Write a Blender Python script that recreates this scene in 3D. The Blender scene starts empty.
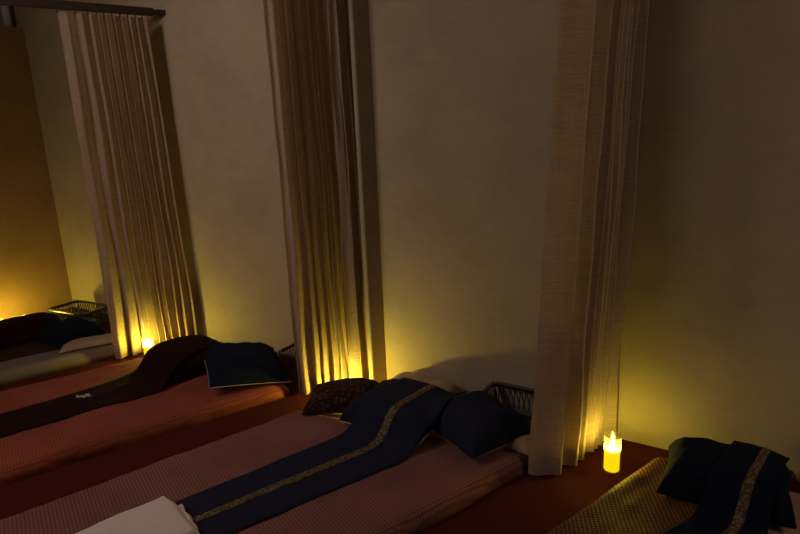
import bpy, bmesh, math, random
from mathutils import Vector, Matrix, noise
random.seed(4)
C = bpy.context.scene.collection
PI = math.pi

# ---------------------------------------------------------------- camera
def vec(a): return Vector(a)
Rv = Vector((0.58453604, 0.81034452, -0.04073538)).normalized()
Fw = Vector((-0.79442437, 0.56140111, -0.231773)).normalized()
Uv = Rv.cross(Fw).normalized()
cam_d = bpy.data.cameras.new('camera')
cam = bpy.data.objects.new('camera', cam_d); C.objects.link(cam)
m = Matrix.Identity(4)
for i in range(3):
    m[i][0] = Rv[i]; m[i][1] = Uv[i]; m[i][2] = -Fw[i]
m[0][3], m[1][3], m[2][3] = 0, 0, 1.5
cam.matrix_world = m
cam_d.sensor_width = 36; cam_d.lens = 575/800*36
cam_d.clip_start = 0.02
bpy.context.scene.camera = cam

# ---------------------------------------------------------------- world, lights, exposure
w = bpy.data.worlds.new('dim_room'); bpy.context.scene.world = w
w.use_nodes = True
w.node_tree.nodes['Background'].inputs[0].default_value = (1.0, 0.72, 0.5, 1)
w.node_tree.nodes['Background'].inputs[1].default_value = 0.01
vs = bpy.context.scene.view_settings
vs.view_transform = 'Standard'; vs.look = 'None'; vs.gamma = 1; vs.use_curve_mapping = False
vs.exposure = 0.0
def area(name, loc, target, size, energy, color):
    d = bpy.data.lights.new(name, 'AREA'); d.shape = 'DISK'; d.size = size; d.energy = energy; d.color = color
    o = bpy.data.objects.new(name, d); C.objects.link(o); o.location = loc
    o.rotation_euler = (Vector(target)-Vector(loc)).to_track_quat('-Z', 'Y').to_euler()
    return o
area('ceiling_lamp_light', (-3.2, -.6, 2.6), (-2.2, 1.8, 1.0), 0.5, 8.5, (1.0, 0.76, 0.62))
area('overhead_fill_light', (-2.6, -1.8, 2.75), (-2.3, 1.0, 0.5), 1.5, 19.0, (1.0, 0.79, 0.69))  # soft fill added overhead to even out curtain folds and beds, no fixture
area('curtain_fill_light', (1.35, 2.75, 2.0), (-2.2, 1.5, 1.4), 0.7, 7.0, (1.0, 0.76, 0.60))  # added fill from the right, lifts the curtain faces; no doorway there
FLAME_COL = (1.0, 0.79, 0.075)

# ---------------------------------------------------------------- materials
def nt(name):
    mt = bpy.data.materials.new(name); mt.use_nodes = True
    t = mt.node_tree; b = t.nodes['Principled BSDF']
    return mt, t, b
def node(t, typ, **kw):
    n = t.nodes.new(typ)
    for k, v in kw.items(): setattr(n, k, v)
    return n
def coords(t, scale=(1,1,1), kind='Object', rot=(0,0,0)):
    tc = node(t, 'ShaderNodeTexCoord'); mp = node(t, 'ShaderNodeMapping')
    mp.inputs['Scale'].default_value = scale; mp.inputs['Rotation'].default_value = rot
    t.links.new(tc.outputs[kind], mp.inputs[0]); return mp.outputs[0]
def ramp(t, fac, c0, c1, p0=0.3, p1=0.7):
    r = node(t, 'ShaderNodeValToRGB'); e = r.color_ramp.elements
    e[0].position = p0; e[0].color = (*c0, 1); e[1].position = p1; e[1].color = (*c1, 1)
    t.links.new(fac, r.inputs[0]); return r.outputs[0]
def tnoise(t, co, scale, detail=4, rough=.6):
    n = node(t, 'ShaderNodeTexNoise'); n.inputs['Scale'].default_value = scale
    n.inputs['Detail'].default_value = detail; n.inputs['Roughness'].default_value = rough
    t.links.new(co, n.inputs['Vector']); return n.outputs['Fac']
def math2(t, op, a, b):
    n = node(t, 'ShaderNodeMath', operation=op)
    for i, v in enumerate((a, b)):
        if isinstance(v, (int, float)): n.inputs[i].default_value = v
        else: t.links.new(v, n.inputs[i])
    return n.outputs[0]
def bump(t, b, h, strength=.3, dist=.01):
    n = node(t, 'ShaderNodeBump'); n.inputs['Strength'].default_value = strength; n.inputs['Distance'].default_value = dist
    t.links.new(h, n.inputs['Height']); t.links.new(n.outputs[0], b.inputs['Normal'])

def plaster(name, c0, c1, streak=0.0):
    mt, t, b = nt(name)
    f = tnoise(t, coords(t), 2.2, 6, .65)
    f2 = tnoise(t, coords(t, (1.2, 1.2, 5)), 6, 6, .7)
    mix = math2(t, 'ADD', math2(t, 'MULTIPLY', f, 1-streak), math2(t, 'MULTIPLY', f2, streak))
    t.links.new(ramp(t, mix, c0, c1, .32, .68), b.inputs['Base Color'])
    b.inputs['Roughness'].default_value = .75; b.inputs['Specular IOR Level'].default_value = .25
    bump(t, b, tnoise(t, coords(t, (1, 1, 2)), 28, 5, .7), .25, .006)
    return mt
def weave(name, base, dot, s=95, rough=.9, gold=None, rot=0.0, p=(.25,.8)):
    """small woven lattice: rows of little lozenges"""
    mt, t, b = nt(name)
    co = coords(t, (s, s, s), rot=(0, 0, rot))
    sep = node(t, 'ShaderNodeSeparateXYZ'); t.links.new(co, sep.inputs[0])
    sx = math2(t, 'SINE', math2(t, 'MULTIPLY', sep.outputs[0], PI*1.0), 0)
    sy = math2(t, 'SINE', math2(t, 'MULTIPLY', sep.outputs[1], PI*0.85), 0)
    pr = math2(t, 'MULTIPLY', sx, sy)
    ab = math2(t, 'ABSOLUTE', pr, 0)
    col = ramp(t, ab, base, dot, *p)
    # broad wear variation
    nz = tnoise(t, coords(t), 3.0, 3)
    mx = node(t, 'ShaderNodeMix', data_type='RGBA', blend_type='MULTIPLY'); mx.inputs[0].default_value = 1
    t.links.new(col, mx.inputs[6]); t.links.new(ramp(t, nz, (.75,.75,.75), (1.1,1.05,1.05)), mx.inputs[7])
    t.links.new(mx.outputs[2], b.inputs['Base Color'])
    b.inputs['Roughness'].default_value = rough; b.inputs['Specular IOR Level'].default_value = .2
    bump(t, b, ab, .35, .002)
    return mt
def cloth(name, c, rough=.95, var=.15, nscale=160, sheen=0.0, spec=.15):
    mt, t, b = nt(name)
    nz = tnoise(t, coords(t), nscale, 3)
    lo = tuple(x*(1-var) for x in c); hi = tuple(min(1, x*(1+var)) for x in c)
    t.links.new(ramp(t, nz, lo, hi), b.inputs['Base Color'])
    b.inputs['Roughness'].default_value = rough; b.inputs['Specular IOR Level'].default_value = spec
    b.inputs['Sheen Weight'].default_value = sheen
    bump(t, b, tnoise(t, coords(t), nscale*.8, 3), .25, .003)
    return mt
M = {}
M['wall'] = plaster('beige_plaster', (.38, .32, .245), (.51, .43, .33), .25)
M['wall_orange'] = plaster('ochre_plaster', (.31, .19, .085), (.38, .24, .11))
M['ceiling'] = plaster('ceiling_plaster', (.35, .3, .24), (.42, .36, .3))
M['carpet'] = cloth('dark_red_carpet', (.075, .011, .006), var=.3, nscale=220)
M['spread_mauve'] = weave('mauve_woven_cotton', (.19, .080, .076), (.36, .175, .16), 88)
M['spread_red'] = weave('brick_red_woven_cotton', (.25, .057, .038), (.35, .105, .07), 88)
M['spread_gold'] = weave('gold_and_maroon_brocade', (.075, .018, .016), (.30, .21, .085), 75, .7, rot=.78, p=(.5,.95))
M['sheet'] = cloth('beige_sheet', (.42, .32, .23), nscale=60, var=.06)
M['sheet_grey'] = cloth('greyish_beige_sheet', (.20, .165, .14), nscale=60, var=.06)
M['blush'] = cloth('pinkish_beige_sheet', (.52, .33, .24), nscale=40, var=.1)
M['navy'] = cloth('navy_cotton', (.017, .021, .047), var=.2)
M['navy_dark'] = cloth('very_dark_navy_cotton', (.006, .010, .026), var=.2)
M['black_maroon'] = cloth('black_maroon_cotton', (.018, .004, .004), var=.2)
M['olive_brown'] = cloth('olive_brown_cotton', (.045, .022, .006), var=.2)
M['white'] = cloth('white_cotton', (.62, .55, .50), nscale=90, var=.05)
M['towel'] = cloth('white_towelling', (.82, .73, .73), nscale=260, var=.06)
M['rail'] = cloth('dark_painted_rail', (.045, .028, .018), rough=.5, nscale=20, spec=.4)
M['pipe'] = cloth('pale_painted_pipe', (.72, .74, .80), rough=.5, nscale=20)
def brown_pattern():
    mt, t, b = nt('dark_brown_patterned_fabric')
    v = node(t, 'ShaderNodeTexVoronoi'); v.inputs['Scale'].default_value = 42
    t.links.new(coords(t), v.inputs['Vector'])
    t.links.new(ramp(t, v.outputs['Distance'], (.085,.045,.025), (.022,.007,.005), .2, .55), b.inputs['Base Color'])
    b.inputs['Roughness'].default_value = .85; b.inputs['Specular IOR Level'].default_value = .2
    return mt
M['brown_pattern'] = brown_pattern()
def band_mat():
    mt, t, b = nt('gold_woven_band')
    v = node(t, 'ShaderNodeTexVoronoi'); v.inputs['Scale'].default_value = 85
    t.links.new(coords(t), v.inputs['Vector'])
    t.links.new(ramp(t, v.outputs['Distance'], (.24,.165,.065), (.06,.04,.025), .25, .6), b.inputs['Base Color'])
    b.inputs['Roughness'].default_value = .7
    return mt
M['band'] = band_mat()
def curtain_mat():
    mt, t, b = nt('slubbed_beige_curtain_fabric')
    slub = tnoise(t, coords(t, (4, 4, 60)), 3.0, 5, .65)
    vert = tnoise(t, coords(t, (60, 60, 1.5)), 3.0, 4, .6)
    mix = math2(t, 'ADD', math2(t, 'MULTIPLY', slub, .65), math2(t, 'MULTIPLY', vert, .35))
    col = ramp(t, mix, (.43, .325, .25), (.68, .54, .43), .34, .66)
    t.links.new(col, b.inputs['Base Color'])
    b.inputs['Roughness'].default_value = .62; b.inputs['Specular IOR Level'].default_value = .35
    b.inputs['Sheen Weight'].default_value = .1
    bump(t, b, mix, .35, .004)
    tr = node(t, 'ShaderNodeBsdfTranslucent'); t.links.new(col, tr.inputs[0])
    ms = node(t, 'ShaderNodeMixShader'); ms.inputs[0].default_value = .45
    out = t.nodes['Material Output']
    t.links.new(b.outputs[0], ms.inputs[1]); t.links.new(tr.outputs[0], ms.inputs[2]); t.links.new(ms.outputs[0], out.inputs[0])
    return mt
M['curtain'] = curtain_mat()
def basket_mat(name, c):
    mt, t, b = nt(name)
    b.inputs['Base Color'].default_value = (*c, 1); b.inputs['Roughness'].default_value = .35
    return mt
M['basket'] = basket_mat('grey_green_plastic', (.05, .065, .06))
M['basket_dark'] = basket_mat('dark_grey_plastic', (.03, .036, .034))
def flame_mat(FLAME):
    mt, t, b = nt('candle_flame_glow')
    b.inputs['Base Color'].default_value = (0, 0, 0, 1)
    b.inputs['Emission Color'].default_value = (*FLAME_COL, 1); b.inputs['Emission Strength'].default_value = FLAME
    return mt
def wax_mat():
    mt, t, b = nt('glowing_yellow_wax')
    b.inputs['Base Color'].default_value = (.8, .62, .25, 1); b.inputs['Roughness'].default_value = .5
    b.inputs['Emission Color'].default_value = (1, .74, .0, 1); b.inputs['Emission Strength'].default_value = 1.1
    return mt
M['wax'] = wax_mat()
def sleeve_mat():
    mt, t, b = nt('clear_plastic_sleeve')
    out = t.nodes['Material Output']
    tr = node(t, 'ShaderNodeBsdfTransparent'); tr.inputs[0].default_value = (.97, .95, .9, 1)
    gl = node(t, 'ShaderNodeBsdfGlossy'); gl.inputs['Roughness'].default_value = .1
    tl = node(t, 'ShaderNodeBsdfTranslucent'); tl.inputs[0].default_value = (.9, .85, .7, 1)
    m1 = node(t, 'ShaderNodeMixShader'); m1.inputs[0].default_value = .10
    t.links.new(tr.outputs[0], m1.inputs[1]); t.links.new(tl.outputs[0], m1.inputs[2])
    m2 = node(t, 'ShaderNodeMixShader'); m2.inputs[0].default_value = .04
    t.links.new(m1.outputs[0], m2.inputs[1]); t.links.new(gl.outputs[0], m2.inputs[2])
    t.links.new(m2.outputs[0], out.inputs[0])
    return mt
M['sleeve'] = sleeve_mat()

# ---------------------------------------------------------------- helpers
def link_mesh(name, verts, faces, mat, parent=None, loc=(0,0,0), smooth=True):
    me = bpy.data.meshes.new(name); me.from_pydata([tuple(v) for v in verts], [], faces); me.update()
    bm = bmesh.new(); bm.from_mesh(me); bmesh.ops.recalc_face_normals(bm, faces=bm.faces); bm.to_mesh(me); bm.free()
    if smooth:
        for p in me.polygons: p.use_smooth = True
    me.materials.append(mat)
    o = bpy.data.objects.new(name, me); C.objects.link(o); o.location = loc
    if parent: o.parent = parent
    return o
def tag(o, label, cat, group=None, kind=None):
    o['label'] = label; o['category'] = cat
    if group: o['group'] = group
    if kind: o['kind'] = kind
    return o
def thing(name, label, cat, loc=(0,0,0), rz=0, group=None):
    o = bpy.data.objects.new(name, None); C.objects.link(o); o.location = loc; o.rotation_euler = (0,0,rz)
    o.empty_display_size = .1
    return tag(o, label, cat, group)
def box_data(x0,x1,y0,y1,z0,z1):
    v = [(x,y,z) for x in (x0,x1) for y in (y0,y1) for z in (z0,z1)]
    f = [(0,1,3,2),(4,6,7,5),(0,4,5,1),(2,3,7,6),(0,2,6,4),(1,5,7,3)]
    return v, f
class MB:
    def __init__(s): s.v = []; s.f = []
    def add(s, v, f):
        n = len(s.v); s.v += [tuple(q) for q in v]; s.f += [tuple(i+n for i in q) for q in f]; return s
    def box(s, *a): return s.add(*box_data(*a))
    def bar(s, a, b, r, n=8):
        a, b = Vector(a), Vector(b); d = (b-a).normalized()
        u = d.orthogonal().normalized(); w = d.cross(u)
        v = []
        for p in (a, b):
            for k in range(n):
                t = 2*PI*k/n; v.append(p+u*r*math.cos(t)+w*r*math.sin(t))
        f = [(k, (k+1)%n, n+(k+1)%n, n+k) for k in range(n)] + [tuple(range(n))[::-1], tuple(range(n, 2*n))]
        return s.add(v, f)
    def lathe(s, prof, n=32, cap0=True, cap1=True):
        v = []; f = []
        for r, z in prof:
            for k in range(n): v.append((r*math.cos(2*PI*k/n), r*math.sin(2*PI*k/n), z))
        for i in range(len(prof)-1):
            for k in range(n): f.append((i*n+k, i*n+(k+1)%n, (i+1)*n+(k+1)%n, (i+1)*n+k))
        if cap0: f.append(tuple(range(n))[::-1])
        if cap1: f.append(tuple(range((len(prof)-1)*n, len(prof)*n)))
        return s.add(v, f)
    def build(s, name, mat, parent=None, loc=(0,0,0), smooth=False):
        return link_mesh(name, s.v, s.f, mat, parent, loc, smooth)
def fbm(x, y, z=0, s=1.0, oct=3):
    return noise.fractal(Vector((x*s, y*s, z)), .6, 2.0, oct)
def sstep(a, b, x):
    t = max(0, min(1, (x-a)/(b-a))); return t*t*(3-2*t)

# ---------------------------------------------------------------- structure
def WY(x): return 2.86 + .39*x         # the back wall runs at an angle to the beds
WD = Vector((1, .39, 0)).normalized(); WN = Vector((-.39, 1, 0)).normalized()
WA = math.atan(.39)
CEIL = 2.95
def struct(o): o['kind'] = 'structure'; return o
def wallbox(name, a, b, n, th, z0, z1, mat):
    a, b, n = Vector((*a,0)), Vector((*b,0)), Vector(n)
    v = []
    for p in (a, b):
        for q in (0, th):
            for z in (z0, z1): v.append(p+n*q+Vector((0,0,z)))
    f = [(0,1,3,2),(4,6,7,5),(0,4,5,1),(2,3,7,6),(0,2,6,4),(1,5,7,3)]
    return struct(link_mesh(name, v, f, mat, smooth=False))
XL = -6.10; XR = 1.6; YN = -3.2
fl = MB(); fl.box(-7.6, XR+.1, YN-.1, WY(XR)+.3, -.1, 0); struct(fl.build('floor', M['carpet']))
cl = MB(); cl.box(-7.6, XR+.1, YN-.1, WY(XR)+.3, CEIL, CEIL+.1); struct(cl.build('ceiling', M['ceiling']))
wallbox('wall_back', (-7.5, WY(-7.5)), (XR, WY(XR)), WN, .1, 0, CEIL, M['wall'])
XC = -6.08; LD = -WN                      # the ochre partition leaves the back wall at a right angle
wallbox('wall_left', (XC, WY(XC)), (XC+LD.x*3.9, WY(XC)+LD.y*3.9), -WD, .12, 0, 2.47, M['wall_orange'])
wallbox('wall_far_left', (-7.5, WY(-7.5)), (-7.5, YN), (-1,0,0), .1, 0, CEIL, M['wall'])
wallbox('wall_right', (XR, WY(XR)), (XR, YN), (1,0,0), .1, 0, CEIL, M['wall'])
wallbox('wall_front', (-7.5, YN), (XR, YN), (0,-1,0), .1, 0, CEIL, M['wall'])
# narrow pilaster standing proud of the back wall, behind the middle curtain
xa, xb = -2.757, -2.73
pv = []
for x in (xa, xb):
    for q in (.005, -.10):
        for z in (0, CEIL): pv.append((x, WY(x)+q, z))
o = link_mesh('trim_pilaster', pv, [(0,1,3,2),(4,6,7,5),(0,4,5,1),(2,3,7,6),(0,2,6,4),(1,5,7,3)], M['wall'], smooth=False); struct(o)
md = o.modifiers.new('b', 'BEVEL'); md.width = .008; md.segments = 2
pp = MB(); pp.bar((0,0,0), (0,0,CEIL-2.47), .03, 16)
o = pp.build('ceiling_post', M['pipe'], loc=(XC-.045, .385, 2.47), smooth=True)
tag(o, 'pale grey post standing on top of the ochre partition wall', 'post')

# ---------------------------------------------------------------- mattresses & spreads
def quad(BL, BR, TR, TL, u, v):
    BL, BR, TR, TL = map(Vector, (BL, BR, TR, TL))
    return (BL*(1-u)+BR*u)*(1-v)+(TL*(1-u)+TR*u)*v
def padded(name, q, h, mat, lab=None, cat=None, skirt=.02, seed=0, nu=50, nv=90, bulge=.006, wr=.003, z0=0.0, parent=None, round_=.035, edge_wob=.006, group=None, crease=0.0):
    """a padded slab / spread: grid top rounded over its four edges down to z0, closed underneath"""
    c = quad(*q, .5, .5); verts = []; faces = []
    Wd = (Vector(q[1])-Vector(q[0])).length; Ln = (Vector(q[3])-Vector(q[0])).length
    def samp(n, L):
        # finer samples near both ends
        e = [0, .12, .3, .5, .7, .88, 1.0]
        r = round_/L
        return [k*r for k in e] + [r+(1-2*r)*i/n for i in range(1, n)] + [1-r+k*r for k in e]
    us, vs_ = samp(nu, Wd), samp(nv, Ln)
    for v in vs_:
        for u in us:
            p = quad(*q, u, v)
            du = min(u, 1-u)*Wd; dv = min(v, 1-v)*Ln
            d = min(du, dv); k = min(1, d/round_)
            prof = math.sqrt(max(0, 1-(1-k)**2))
            x, y = p.x, p.y
            if d < 1e-6 or k < 1:
                wob = edge_wob*fbm(x, y, seed, 5)*(1-k)
                cc = (p-c).normalized(); x += cc.x*wob; y += cc.y*wob
            z = z0+h*prof + k*(wr*fbm(x, y, seed, 6, 3)+bulge*fbm(x, y, seed+3, 1.7, 2)+crease*fbm(x*5, y*.7, seed+9, 1.0, 3))
            verts.append((x-c.x, y-c.y, max(z, z0)))
    W_ = len(us); H_ = len(vs_)
    for j in range(H_-1):
        for i in range(W_-1):
            a = j*W_+i; faces.append((a, a+1, a+W_+1, a+W_))
    ring = [i for i in range(W_)] + [j*W_+W_-1 for j in range(1, H_)] + [(H_-1)*W_+i for i in range(W_-2, -1, -1)] + [j*W_ for j in range(H_-2, 0, -1)]
    n0 = len(verts)
    for r in ring: verts.append((verts[r][0], verts[r][1], z0))
    n = len(ring)
    for i in range(n): faces.append((ring[i], ring[(i+1)%n], n0+(i+1)%n, n0+i))
    faces.append(tuple(n0+i for i in range(n))[::-1])
    o = link_mesh(name, verts, faces, mat, parent, (c.x, c.y, 0))
    if lab: tag(o, lab, cat, group)
    return o
def inset(q, l=0, r=0, f=0, h=0):
    BL, BR, TR, TL = [Vector(a) for a in q]
    return (tuple(BL+Vector((l, f))), tuple(BR+Vector((-r, f))), tuple(TR+Vector((-r, -h))), tuple(TL+Vector((l, -h))))

Q1 = ((-5.30,-1.3),(-4.27,-1.3),(-4.38,.70),(-5.33,.24))
Q2 = ((-4.03,-1.2),(-2.98,-1.2),(-2.97,1.27),(-4.02,.86))
Q3 = ((-2.52,-.95),(-1.50,-.95),(-1.56,1.88),(-2.63,1.24))
Q4 = ((-1.12,-.1),(-.10,-.1),(-.14,2.54),(-1.215,2.16))
HM = .07
def bed(q, core_mat, lab, sp_q, sp_mat, sp_lab, seed, sh=.014, cl=.0):
    core = padded('floor_mattress', inset(q,.015,.015,.015,0), HM-.006, core_mat, lab, 'mattress', seed=seed, wr=.0, bulge=.0, group='mattresses laid on the carpet')
    sp = padded('bedspread', sp_q, HM+sh-.002, sp_mat, sp_lab, 'bedspread', seed=seed+7, wr=.004, bulge=.005, edge_wob=.02, round_=.045, crease=.0045)
    return core, sp
GRP = None
bed(Q1, M['sheet_grey'], 'mattress of the far left bed beside the ochre wall', inset(Q1,-.01,-.015,-.01,.06), M['sheet_grey'], 'greyish beige sheet spread over the far left bed', 11)
bed(Q2, M['sheet'], 'mattress of the second bed from left, under the brick-red spread', inset(Q2,-.01,-.01,-.01,.02), M['spread_red'], 'brick-red woven bedspread on the bed between left and middle curtains', 21)
bed(Q3, M['sheet'], 'mattress with beige sheet corner showing at the head beside the right curtain', inset(Q3,-.01,-.01,-.01,.09), M['spread_mauve'], 'mauve woven bedspread on the central bed under the navy runner', 31)
bed(Q4, M['sheet'], 'mattress of the rightmost bed, under the gold and maroon spread', inset(Q4,-.01,.65,-.01,.0), M['spread_gold'], 'gold and maroon patterned bedspread at the lower right', 41)

# ---------------------------------------------------------------- pillows
class Pillow:
    def __init__(s, x, y, a, b, T, z, rz, p=.42, pinch=.07, tilt=(0,0)):
        s.x, s.y, s.a, s.b, s.T, s.z, s.rz, s.p, s.pinch, s.tilt = x, y, a, b, T, z, rz, p, pinch, tilt
    def th(s, u, v):
        k = max(0, (1-u**4)*(1-v**4)); return k**s.p
    def top(s, x, y):
        dx, dy = x-s.x, y-s.y; c, n = math.cos(-s.rz), math.sin(-s.rz)
        u = (dx*c-dy*n)/s.a; v = (dx*n+dy*c)/s.b
        if abs(u) >= 1 or abs(v) >= 1: return None
        return s.z + s.T*.16 + s.T*.84*s.th(u, v) + u*s.tilt[0] + v*s.tilt[1]
    def mesh(s, seed, sign, n=36, shift=0.0, grow=0.0):
        V = []; 
        g = [math.sin(PI/2*(2*i/n-1)) for i in range(n+1)]
        for v in g:
            for u in g:
                th = s.th(u, v)
                X = s.a*(1+grow)*u*(1-s.pinch*(1-v*v)); Y = s.b*(1+grow)*v*(1-s.pinch*(1-u*u))
                mid = s.T*.16
                k = th*(1 + .22*fbm(X, Y, seed, 7, 3)*(1-.5*th))
                if sign > 0: Z = mid + s.T*.84*k + .0015
                else: Z = mid - s.T*.16*min(1, th*1.5)
                Z += u*s.tilt[0]+v*s.tilt[1] + shift
                V.append((X, Y, Z))
        F = [(j*(n+1)+i, j*(n+1)+i+1, (j+1)*(n+1)+i+1, (j+1)*(n+1)+i) for j in range(n) for i in range(n)]
        return V, F, n
def build_pillow(P, name, mat, lab, cat='pillow', under=None, under_lab=None, seed=1, group=None, grow=1.008, seam=None):
    V, F, n = P.mesh(seed, 1)
    V2, F2, _ = P.mesh(seed, -1)
    rt = thing(name, lab, cat, (P.x, P.y, P.z), P.rz, group)
    if under is None:
        o = link_mesh('cushion', V+V2, F+[tuple(i+len(V) for i in f) for f in F2], mat, rt)
        bm = bmesh.new(); bm.from_mesh(o.data); bmesh.ops.remove_doubles(bm, verts=bm.verts, dist=.0025)
        bmesh.ops.recalc_face_normals(bm, faces=bm.faces); bm.to_mesh(o.data); bm.free()
        for p in o.data.polygons: p.use_smooth = True
    else:
        link_mesh('top_cover', V, F, mat, rt)
        o = link_mesh('underside', [(x*grow, y*grow, z) for x, y, z in V2], F2, under, rt)
        o['label'] = under_lab or 'white cotton underside showing at the edge'
        # seam closing the two halves
        ring = list(range(n+1)) + [j*(n+1)+n for j in range(1, n+1)] + [n*(n+1)+i for i in range(n-1, -1, -1)] + [j*(n+1) for j in range(n-1, 0, -1)]
        sv = [V[i] for i in ring] + [(V2[i][0]*grow, V2[i][1]*grow, V2[i][2]-.001) for i in ring]; m_ = len(ring)
        sf = [(i, (i+1)%m_, m_+(i+1)%m_, m_+i) for i in range(m_)]
        link_mesh('seam', sv, sf, seam or under, rt)
    return rt

TOP = HM+.016
# bed 3 (centre)
P_brown = Pillow(-2.51, 1.36, .19, .14, .10, TOP+.006, WA+.5, tilt=(.015,.0))
P_n1 = Pillow(-2.175, 1.50, .23, .20, .15, TOP, WA)
P_n2 = Pillow(-1.815, 1.69, .195, .185, .16, TOP+.004, -.08, p=.6, pinch=.05)
P_b3 = Pillow(-2.37, 1.77, .23, .13, .15, .002, WA)
build_pillow(P_brown, 'pillow', M['brown_pattern'], 'dark brown patterned pillow below the middle curtain', seed=3)
build_pillow(P_n1, 'pillow', M['navy'], 'navy pillow with white underside, beneath the gold-banded runner on the central bed', under=M['white'], seed=5)
build_pillow(P_n2, 'pillow', M['navy'], 'navy pillow right of the gold-banded runner, beside the right curtain', under=M['white'], seed=7, grow=.975, seam=M['navy'])
P_cr = Pillow(-1.635, 1.80, .075, .085, .055, TOP-.012, .3)
build_pillow(P_cr, 'crumpled_sheet', M['sheet'], 'crumpled end of beige sheet at the head of the central bed, by the right curtain', 'sheet', seed=71)
build_pillow(P_b3, 'pillow', M['sheet'], 'beige pillow against the wall behind the central navy pillows', seed=9)
# bed 2
P_h2 = Pillow(-3.60, .86, .22, .20, .15, TOP, WA-.2)
P_n3 = Pillow(-3.25, 1.10, .25, .225, .115, TOP+.032, -.22, p=.75, pinch=.04, tilt=(-.022,-.03))
build_pillow(P_h2, 'pillow', M['black_maroon'], 'black-maroon pillow covered by the dark runner next to the left curtain', seed=11)
build_pillow(P_n3, 'pillow', M['navy_dark'], 'dark navy pillow on the brick-red bedspread, right of the dark maroon runner', under=M['white'], seed=13)
# bed 1
P_n4 = Pillow(-4.72, .33, .17, .17, .14, TOP+.004, WA)
P_b1 = Pillow(-4.50, .42, .19, .085, .045, TOP+.002, PI/2-.1)
P_d1 = Pillow(-5.06, -.03, .25, .37, .135, TOP, .1)
build_pillow(P_n4, 'pillow', M['navy_dark'], 'dark navy pillow on the far left bed in front of the basket', seed=15)
build_pillow(P_b1, 'pillow', M['sheet'], 'small flat beige pillow against the left curtain on the far left bed', seed=16)
build_pillow(P_d1, 'pillow', M['black_maroon'], 'black-brown pillow on the far left bed, silhouetted against the candlelit wall', seed=17)
# bed 4
P_n5 = Pillow(-.895, 2.13, .222, .175, .15, TOP+.006, WA+.03)
build_pillow(P_n5, 'pillow', M['navy_dark'], 'dark navy pillow on the gold patterned bedspread, lower right', seed=19)

# ---------------------------------------------------------------- runners draped over pillows
def drape(name, path, mat, lab, cat, pillows, base=TOP, bandspec=None, seed=0, th=.006, n=26, steps=120, wr=.004, relax=7, parent=None, clear=.007, group=None):
    """path: list of (x_left, y_left, x_right, y_right) rows from foot to head"""
    rows = []
    for s in range(steps+1):
        t = s/steps*(len(path)-1); i = min(int(t), len(path)-2); f = t-i
        f2 = f
        a = Vector(path[i]); b = Vector(path[i+1])
        if 0 < i < len(path)-2 or True:
            p0 = Vector(path[max(i-1,0)]); p3 = Vector(path[min(i+2,len(path)-1)])
            q = .5*((2*a)+(b-p0)*f+(2*p0-5*a+4*b-p3)*f*f+(3*a-p0-3*b+p3)*f**3)
        rows.append(q)
    def H(x, y):
        z = base
        for P in pillows:
            for dx, dy in ((0,0),(.012,0),(-.012,0),(0,.012),(0,-.012)):
                t = P.top(x+dx, y+dy)
                if t is not None: z = max(z, t)
        return z
    g = []
    for q in rows:
        L = Vector((q[0], q[1])); Rr = Vector((q[2], q[3]))
        g.append([[*(L*(1-i/n)+Rr*(i/n)), 0] for i in range(n+1)])
    h = [[H(p[0], p[1]) for p in r] for r in g]
    h0 = [r[:] for r in h]
    for _ in range(relax):
        h = [[max(h0[j][i], (h[max(j-1,0)][i]+h[min(j+1,steps)][i]+h[j][max(i-1,0)]+h[j][min(i+1,n)])/4) for i in range(n+1)] for j in range(steps+1)]
    c = Vector((sum(r[n//2][0] for r in g)/len(g), sum(r[n//2][1] for r in g)/len(g)))
    top = []
    for j, r in enumerate(g):
        for i, p in enumerate(r):
            e = min(i, n-i)/n
            wob = .012*fbm(0, p[1], seed, 5, 2)*(1 if e < .01 else 0)
            z = h[j][i]+clear+wr*abs(fbm(p[0]*1.6, p[1]*.6, seed, 9, 3))*min(1, e*8+.1)
            top.append((p[0]-c.x+wob, p[1]-c.y, z))
    return top, c, n, steps
def sheet_obj(name, top, n, steps, cols, mat, parent, loc, th, lift=0.0):
    i0, i1 = cols; k = i1-i0+1
    V = []; 
    for j in range(steps+1):
        for i in range(i0, i1+1):
            x, y, z = top[j*(n+1)+i]; V.append((x, y, z+lift))
    N = len(V); V += [(x, y, z-th) for x, y, z in V]
    F = []
    for j in range(steps):
        for i in range(k-1):
            a = j*k+i; F.append((a, a+1, a+k+1, a+k)); F.append((N+a, N+a+k, N+a+k+1, N+a+1))
    ring = list(range(k)) + [j*k+k-1 for j in range(1, steps+1)] + [steps*k+i for i in range(k-2, -1, -1)] + [j*k for j in range(steps-1, 0, -1)]
    m_ = len(ring)
    for i in range(m_): a, b = ring[i], ring[(i+1)%m_]; F.append((a, N+a, N+b, b))
    return link_mesh(name, V, F, mat, parent, loc)

def runner(name, lab, path, mats, pillows, band=None, seed=0, th=.006, cat='bed runner', base=TOP, steps=120, wr=.004, relax=22):
    top, c, n, st = drape(name, path, None, lab, cat, pillows, base=base, seed=seed, steps=steps, wr=wr, relax=relax)
    rt = thing(name, lab, cat, (c.x, c.y, 0))
    sheet_obj('cloth', top, n, st, (0, n), mats[0], rt, (0,0,0), th)
    if band: 
        b = sheet_obj('band', top, n, st, band, mats[1], rt, (0,0,0), .002, .0025); b['label'] = 'woven gold band along the runner'
    return rt
runner('bed_runner', 'long navy runner with gold band lying down the central bed', [
    (-2.19,-.15,-1.86,-.15), (-2.19,.3,-1.87,.35), (-2.20,.62,-1.87,.66), (-2.21,.92,-1.86,.98), (-2.22,1.22,-1.86,1.28),
    (-2.24,1.45,-1.91,1.55), (-2.30,1.62,-1.95,1.75)], (M['navy'], M['band']), [P_n1, P_n2, P_brown], (12, 15), seed=2)
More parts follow.
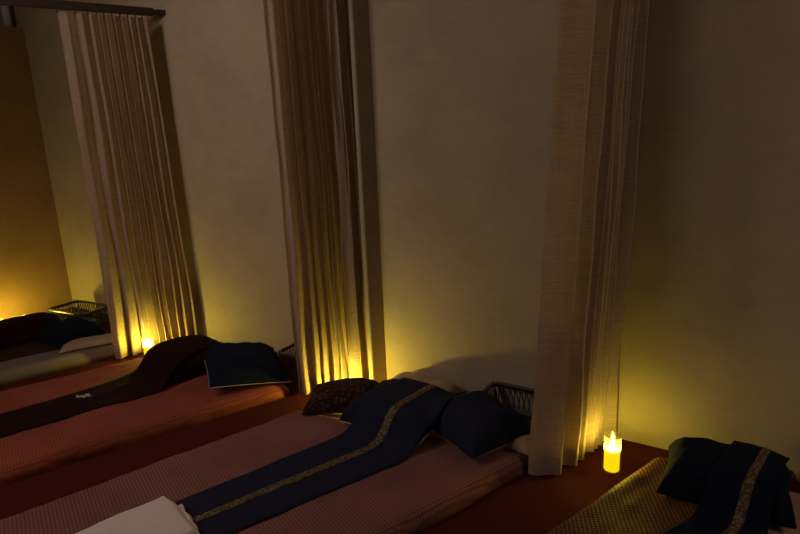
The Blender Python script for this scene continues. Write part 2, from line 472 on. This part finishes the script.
runner('bed_runner', 'dark maroon runner lying down the brick-red bed and over its pillow', [
    (-3.60,-.9,-3.30,-.9), (-3.61,-.3,-3.31,-.3), (-3.62,.0,-3.32,.0), (-3.66,.35,-3.33,.33), (-3.74,.58,-3.32,.58), (-3.78,.8,-3.42,.85), (-3.76,1.0,-3.50,1.08)],
    (M['black_maroon'],), [P_h2], seed=4)
runner('bed_runner', 'dark navy runner with gold band over the pillow at the lower right edge', [
    (-.92,.6,-.66,.6), (-.92,1.2,-.66,1.2), (-.91,1.6,-.67,1.65), (-.89,1.86,-.68,1.95), (-.90,2.08,-.72,2.15), (-.93,2.25,-.76,2.32)],
    (M['navy_dark'], M['band']), [P_n5], (14, 18), seed=6, base=TOP+.008)
runner('blanket', 'olive-brown blanket folded along the far left bed below the dark pillow', [
    (-5.2,-1.3,-4.62,-1.3), (-5.2,-.6,-4.60,-.6), (-5.2,-.2,-4.58,-.2), (-5.12,.05,-4.55,.10), (-5.0,.22,-4.55,.30)],
    (M['olive_brown'],), [], seed=8, cat='blanket')

# little white embroidered bird shape on the dark maroon runner
bird = MB()
def blob(cx, cy, rx, ry, rot, n=14):
    v = []; f = []
    for z in (0, .006):
        for k in range(n):
            t = 2*PI*k/n; x = rx*math.cos(t); y = ry*math.sin(t)
            v.append((cx+x*math.cos(rot)-y*math.sin(rot), cy+x*math.sin(rot)+y*math.cos(rot), z))
    f = [tuple(range(n))[::-1], tuple(range(n, 2*n))]+[(k,(k+1)%n,n+(k+1)%n,n+k) for k in range(n)]
    return v, f
for a in ((0,0,.022,.008,1.1),(-.012,-.022,.017,.007,.4),(-.004,.022,.014,.008,1.9),(.012,.004,.018,.007,.2),(.02,.03,.012,.006,1.2)): bird.add(*blob(*a))
o = bird.build('tissue', M['white'], loc=(-3.535, .25, TOP+.0115)); tag(o, 'tiny crumpled white scrap on the dark maroon runner', 'tissue')

# blush sheet on the right of bed 4
q = ((-.72,-.1),(-.12,-.1),(-.16,2.56),(-.80,2.32))
padded('folded_sheet', q, .014, M['blush'], 'pinkish beige sheet at the right edge beside the dark navy runner', 'sheet', z0=HM-.004, wr=.004, bulge=.003, seed=77, round_=.02)

# folded towel on the foot of bed 3
tw = thing('folded_towel', 'folded white towel on the near end of the mauve bedspread', 'towel', (-2.02, .12, TOP+.016), math.radians(4))
def towel_layer(a, b, z, h, ox, oy, rot, seed):
    c, s = math.cos(rot), math.sin(rot)
    pts = [(-a,-b),(a,-b),(a,b),(-a,b)]
    qq = tuple((x*c-y*s+ox, x*s+y*c+oy) for x, y in pts)
    cc = quad(*qq, .5, .5)
    o = padded('towel_fold', qq, h, M['towel'], seed=seed, nu=24, nv=30, z0=z, wr=.006, bulge=.008, round_=.018, edge_wob=.02, parent=tw)
    return o
towel_layer(.14, .275, 0, .022, .03, .03, math.radians(-4), 51)
towel_layer(.145, .27, .021, .026, 0, .0, math.radians(2), 52)

# ---------------------------------------------------------------- baskets
def basket(loc, rz, L, Wd, Hh, mat, lab):
    rt = thing('plastic_basket', lab, 'basket', loc, rz)
    # tapered lattice walls
    walls = MB(); nx, nz = 14, 4
    def P(side, u, z):
        k = .82+.18*z/Hh; a, b = L/2*k, Wd/2*k
        return {0:(a*u,-b,z),1:(a,b*u,z),2:(-a*u,b,z),3:(-a,-b*u,z)}[side]
    for side in range(4):
        n = nx if side % 2 == 0 else 9
        for i in range(n):
            u0, u1 = -1+2*i/n, -1+2*(i+1)/n
            walls.bar(P(side,u0,.01), P(side,u1,Hh-.012), .0028, 5)
            walls.bar(P(side,u1,.01), P(side,u0,Hh-.012), .0028, 5)
        walls.bar(P(side,-1,.045), P(side,1,.045), .004, 6)
        walls.bar(P(side,-1,.005), P(side,-1,Hh), .006, 6)
    walls.build('lattice_side', mat, rt)
    b = MB(); b.box(-L/2*.82, L/2*.82, -Wd/2*.82, Wd/2*.82, .002, .01); b.build('bottom', mat, rt)
    rim = MB()
    pts = []
    rr = .05; N = 8
    for cx, cy, a0 in ((L/2-rr,Wd/2-rr,0),(-L/2+rr,Wd/2-rr,90),(-L/2+rr,-Wd/2+rr,180),(L/2-rr,-Wd/2+rr,270)):
        for k in range(N+1):
            t = math.radians(a0+90*k/N); pts.append((cx, cy, t))
    V = []; n = len(pts)
    prof = [(-.004,Hh-.022),(.006,Hh-.022),(.008,Hh-.02),(.008,Hh-.002),(.006,Hh),(-.014,Hh),(-.016,Hh-.003),(-.014,Hh-.006),(-.004,Hh-.008)]
    for cx, cy, t in pts:
        for d, z in prof: V.append((cx+(rr+d)*math.cos(t), cy+(rr+d)*math.sin(t), z))
    m_ = len(prof); F = []
    for i in range(n):
        for j in range(m_): F.append((i*m_+j, ((i+1)%n)*m_+j, ((i+1)%n)*m_+(j+1)%m_, i*m_+(j+1)%m_))
    rim.add(V, F); rim.build('rim', mat, rt, smooth=True)
    return rt
def by_wall(x, off): 
    p = Vector((x, WY(x), 0)) - WN*off; return (p.x, p.y, 0)
basket(by_wall(-1.86, .15), WA, .44, .26, .17, M['basket'], 'grey-green plastic basket on the floor behind the central bed, next to the right curtain')
basket(by_wall(-3.20, .13), WA, .36, .22, .16, M['basket_dark'], 'dark plastic basket at the wall left of the middle curtain')
basket((-5.42, .48, 0), WA+.1, .46, .27, .15, M['basket'], 'lattice plastic basket in the far left corner behind the navy pillow')

# ---------------------------------------------------------------- curtains
def curtain(x0, y0, y1, folds, ztop, lab, seed, amp=(.035,.06), topin=(0,0), flare=0.0, lean=0.0, spread=0.0, group='bunched curtains hanging from rails'):
    """folds: list of (length share, x reach) for each crease, near edge to wall"""
    tot = sum(f[0] for f in folds); pts = [(0, folds[0][1]*-.3)]
    acc = 0; sgn = 1
    for L, A in folds:
        acc += L/tot; pts.append((acc, A*sgn)); sgn = -sgn
    sub = 9; prof = []
    for i in range(len(pts)-1):
        for k in range(sub):
            f = k/sub; s = f+.10*math.sin(2*PI*f)*-1
            e = (1-math.cos(PI*f))/2
            e = .65*e+.35*f
            prof.append((pts[i][0]*(1-f)+pts[i+1][0]*f, pts[i][1]*(1-e)+pts[i+1][1]*e))
    prof.append(pts[-1])
    nz = 46; V = []; n = len(prof)
    zb = .012
    def P(i, z):
        t, a = prof[i]; k = (z-zb)/(ztop-zb)          # k=1 at the top
        A = amp[1]*(1-k)+amp[0]*k
        d = .010*fbm(t*6, z*.8, seed, 1.6, 2)*(1-.5*k) 
        tt = t + .012*math.sin(5*z+t*9+seed)*(1-k)
        ya = y0+topin[0]*k; yb = y1-topin[1]*k
        # creases wander slightly and overlap (cloth doubles back on itself)
        tt = max(0, tt)**(1-spread*k)
        y = ya+(yb-ya)*tt + .020*math.sin(a*3+seed)*(.5+.5*(1-k))
        x = x0 + lean*k + a*A + d*2.2 + flare*(1-k)**2*math.sin(PI*t)
        y = min(y, WY(x)-.012)
        return (x, y, z)
    zs = [zb+(ztop-zb)*(j/nz) for j in range(nz+1)]
    cy = (y0+y1)/2
    def grid(z_list, off=0.0):
        V = []
        for z in z_list:
            for i in range(n):
                x, y, zz = P(i, z)
                if off:
                    a = Vector(P(max(i-1,0), z)); b = Vector(P(min(i+1,n-1), z)); d = (b-a).normalized()
                    x += d.y*off; y -= d.x*off
                zz = z
                V.append((x-x0, y-cy, zz))
        F = [(j*n+i, j*n+i+1, (j+1)*n+i+1, (j+1)*n+i) for j in range(len(z_list)-1) for i in range(n-1)]
        return V, F
    rt = thing('curtain', lab, 'curtain', (x0, cy, 0), 0, group)
    V, F = grid(zs); link_mesh('curtain_panel', V, F, M['curtain'], rt)
    V, F = grid([zb, zb+.03, zb+.06, zb+.08], .0022)
    V2, F2 = grid([zb, zb+.03, zb+.06, zb+.08], -.0022)
    link_mesh('hem', V+V2, F+[tuple(q+len(V) for q in f) for f in F2], M['curtain'], rt)
    for i in range(0, n, sub*2):
        x, y, z = P(i, ztop); hk = MB(); hk.bar((x-x0, y-cy, ztop-.005), (0, y-cy, ztop+.022), .004, 6); hk.build('hook', M['rail'], rt)
    return rt
def rail(x, y0, lab):
    y1 = WY(x)-.07; rt = thing('curtain_rail', lab, 'curtain rail', (x, (y0+y1)/2, 2.31), 0); h = (y1-y0)/2
    b = MB(); b.box(-.022,.022,-h,h,0,.048); o = b.build('rail_bar', M['rail'], rt)
    md = o.modifiers.new('b','BEVEL'); md.width = .006; md.segments = 2
    b = MB(); b.box(-.018,.018,h,h+.088,.008,.04); b.build('wall_bracket', M['rail'], rt)
    b = MB(); b.bar((0,-h+.05,.046),(0,-h+.05,CEIL-2.31),.008,10); b.build('hanging_rod', M['rail'], rt)
rail(-4.31, -1.3, 'dark rail above the left curtain, running out from the wall')
rail(-2.92, -1.0, 'rail carrying the middle curtain, just above the frame')
rail(-2.80, 1.35, 'short second rail beside the middle one at the wall')
rail(-1.50, -.6, 'rail carrying the right curtain, just above the frame')
curtain(-4.29, .53, 1.13, [(1.8,.8),(.9,.7),(1.4,1),(.6,.6),(.9,1),(.6,.7),(.6,.6),(.7,1),(.5,.6),(.8,1),(.6,.7),(.6,.8),(.5,.6),(.9,1),(.6,.8),(.5,.6),(.7,.9),(.6,.9),(.9,.8)], 2.29,
        'left beige curtain with a candle glowing at its foot', 3, amp=(.018,.032), topin=(0,.07))
curtain(-2.91, 1.28, 1.70, [(1.6,.8),(.7,.7),(1.1,1),(.5,.6),(.6,.7),(.9,1),(.7,.9),(.5,.6),(.9,1),(.6,.7),(.6,.8),(.8,1),(.9,.9)], 2.29,
        'middle beige curtain between the two central beds, brightest at its lower left hem', 8, amp=(.03,.05), topin=(0,.04))
curtain(-2.80, 1.60, 1.75, [(1,1),(.8,.9),(1.2,1),(.8,1),(1,1)], 2.29,
        'narrow curtain panel tucked against the wall, right behind the middle curtain', 12, amp=(.018,.032), topin=(.0,.03))
curtain(-1.505, 1.74, 2.25, [(1.8,1),(1.0,.9),(1.9,1),(.9,.9),(1.0,.9),(.7,.5),(.8,.7),(.6,.5),(.8,.7),(.6,.5),(.6,.6),(.7,.7),(.6,.5),(.9,.8),(.8,.8),(1,.9)], 2.29,
        'right beige curtain standing left of the tall candle', 5, amp=(.05,.075), topin=(.08,-.06), lean=.05, spread=.3)

# ---------------------------------------------------------------- candles
def candle(loc, h, r, lab, wax_k=.62, fl=1.0, power=1200):
    rt = thing('candle', lab, 'candle', loc, 0)
    wh = h*wax_k
    b = MB(); b.lathe([(r*.86,.002),(r*.9,.006),(r*.9,wh-.004),(r*.84,wh),(r*.55,wh-.003),(r*.25,wh-.005),(.002,wh-.006)], 32); b.build('wax', M['wax'], rt, smooth=True)
    s = MB(); s.lathe([(r,.0),(r,h-.002),(r*.985,h),(r*.965,h-.002),(r*.965,.0)], 40, False, False); s.build('sleeve', M['sleeve'], rt, smooth=True)
    fz = wh-.004; fh = min(.034, h-wh) * fl
    f = MB(); f.lathe([(.002,fz),(.006,fz+fh*.12),(.0095,fz+fh*.34),(.0085,fz+fh*.55),(.005,fz+fh*.8),(.001,fz+fh)], 16)
    f.build('flame', flame_mat(power), rt, smooth=True)
candle((-1.33, 2.04, 0), .165, .036, 'tall glowing yellow candle on the red carpet beside the right curtain', power=680)
candle((-4.175, .745, 0), .150, .036, 'glowing candle at the foot of the left curtain', power=1700)
candle((-2.735, 1.505, 0), .068, .030, 'low candle hidden behind the brown pillow, lighting the middle curtain', .5, power=2000)
candle((-5.57, .055, 0), .135, .034, 'candle burning by the ochre wall behind the black-brown pillow', .5, power=1300)
candle((-5.62, -.10, 0), .13, .034, 'second candle by the ochre wall at the left edge', .5, power=1100)
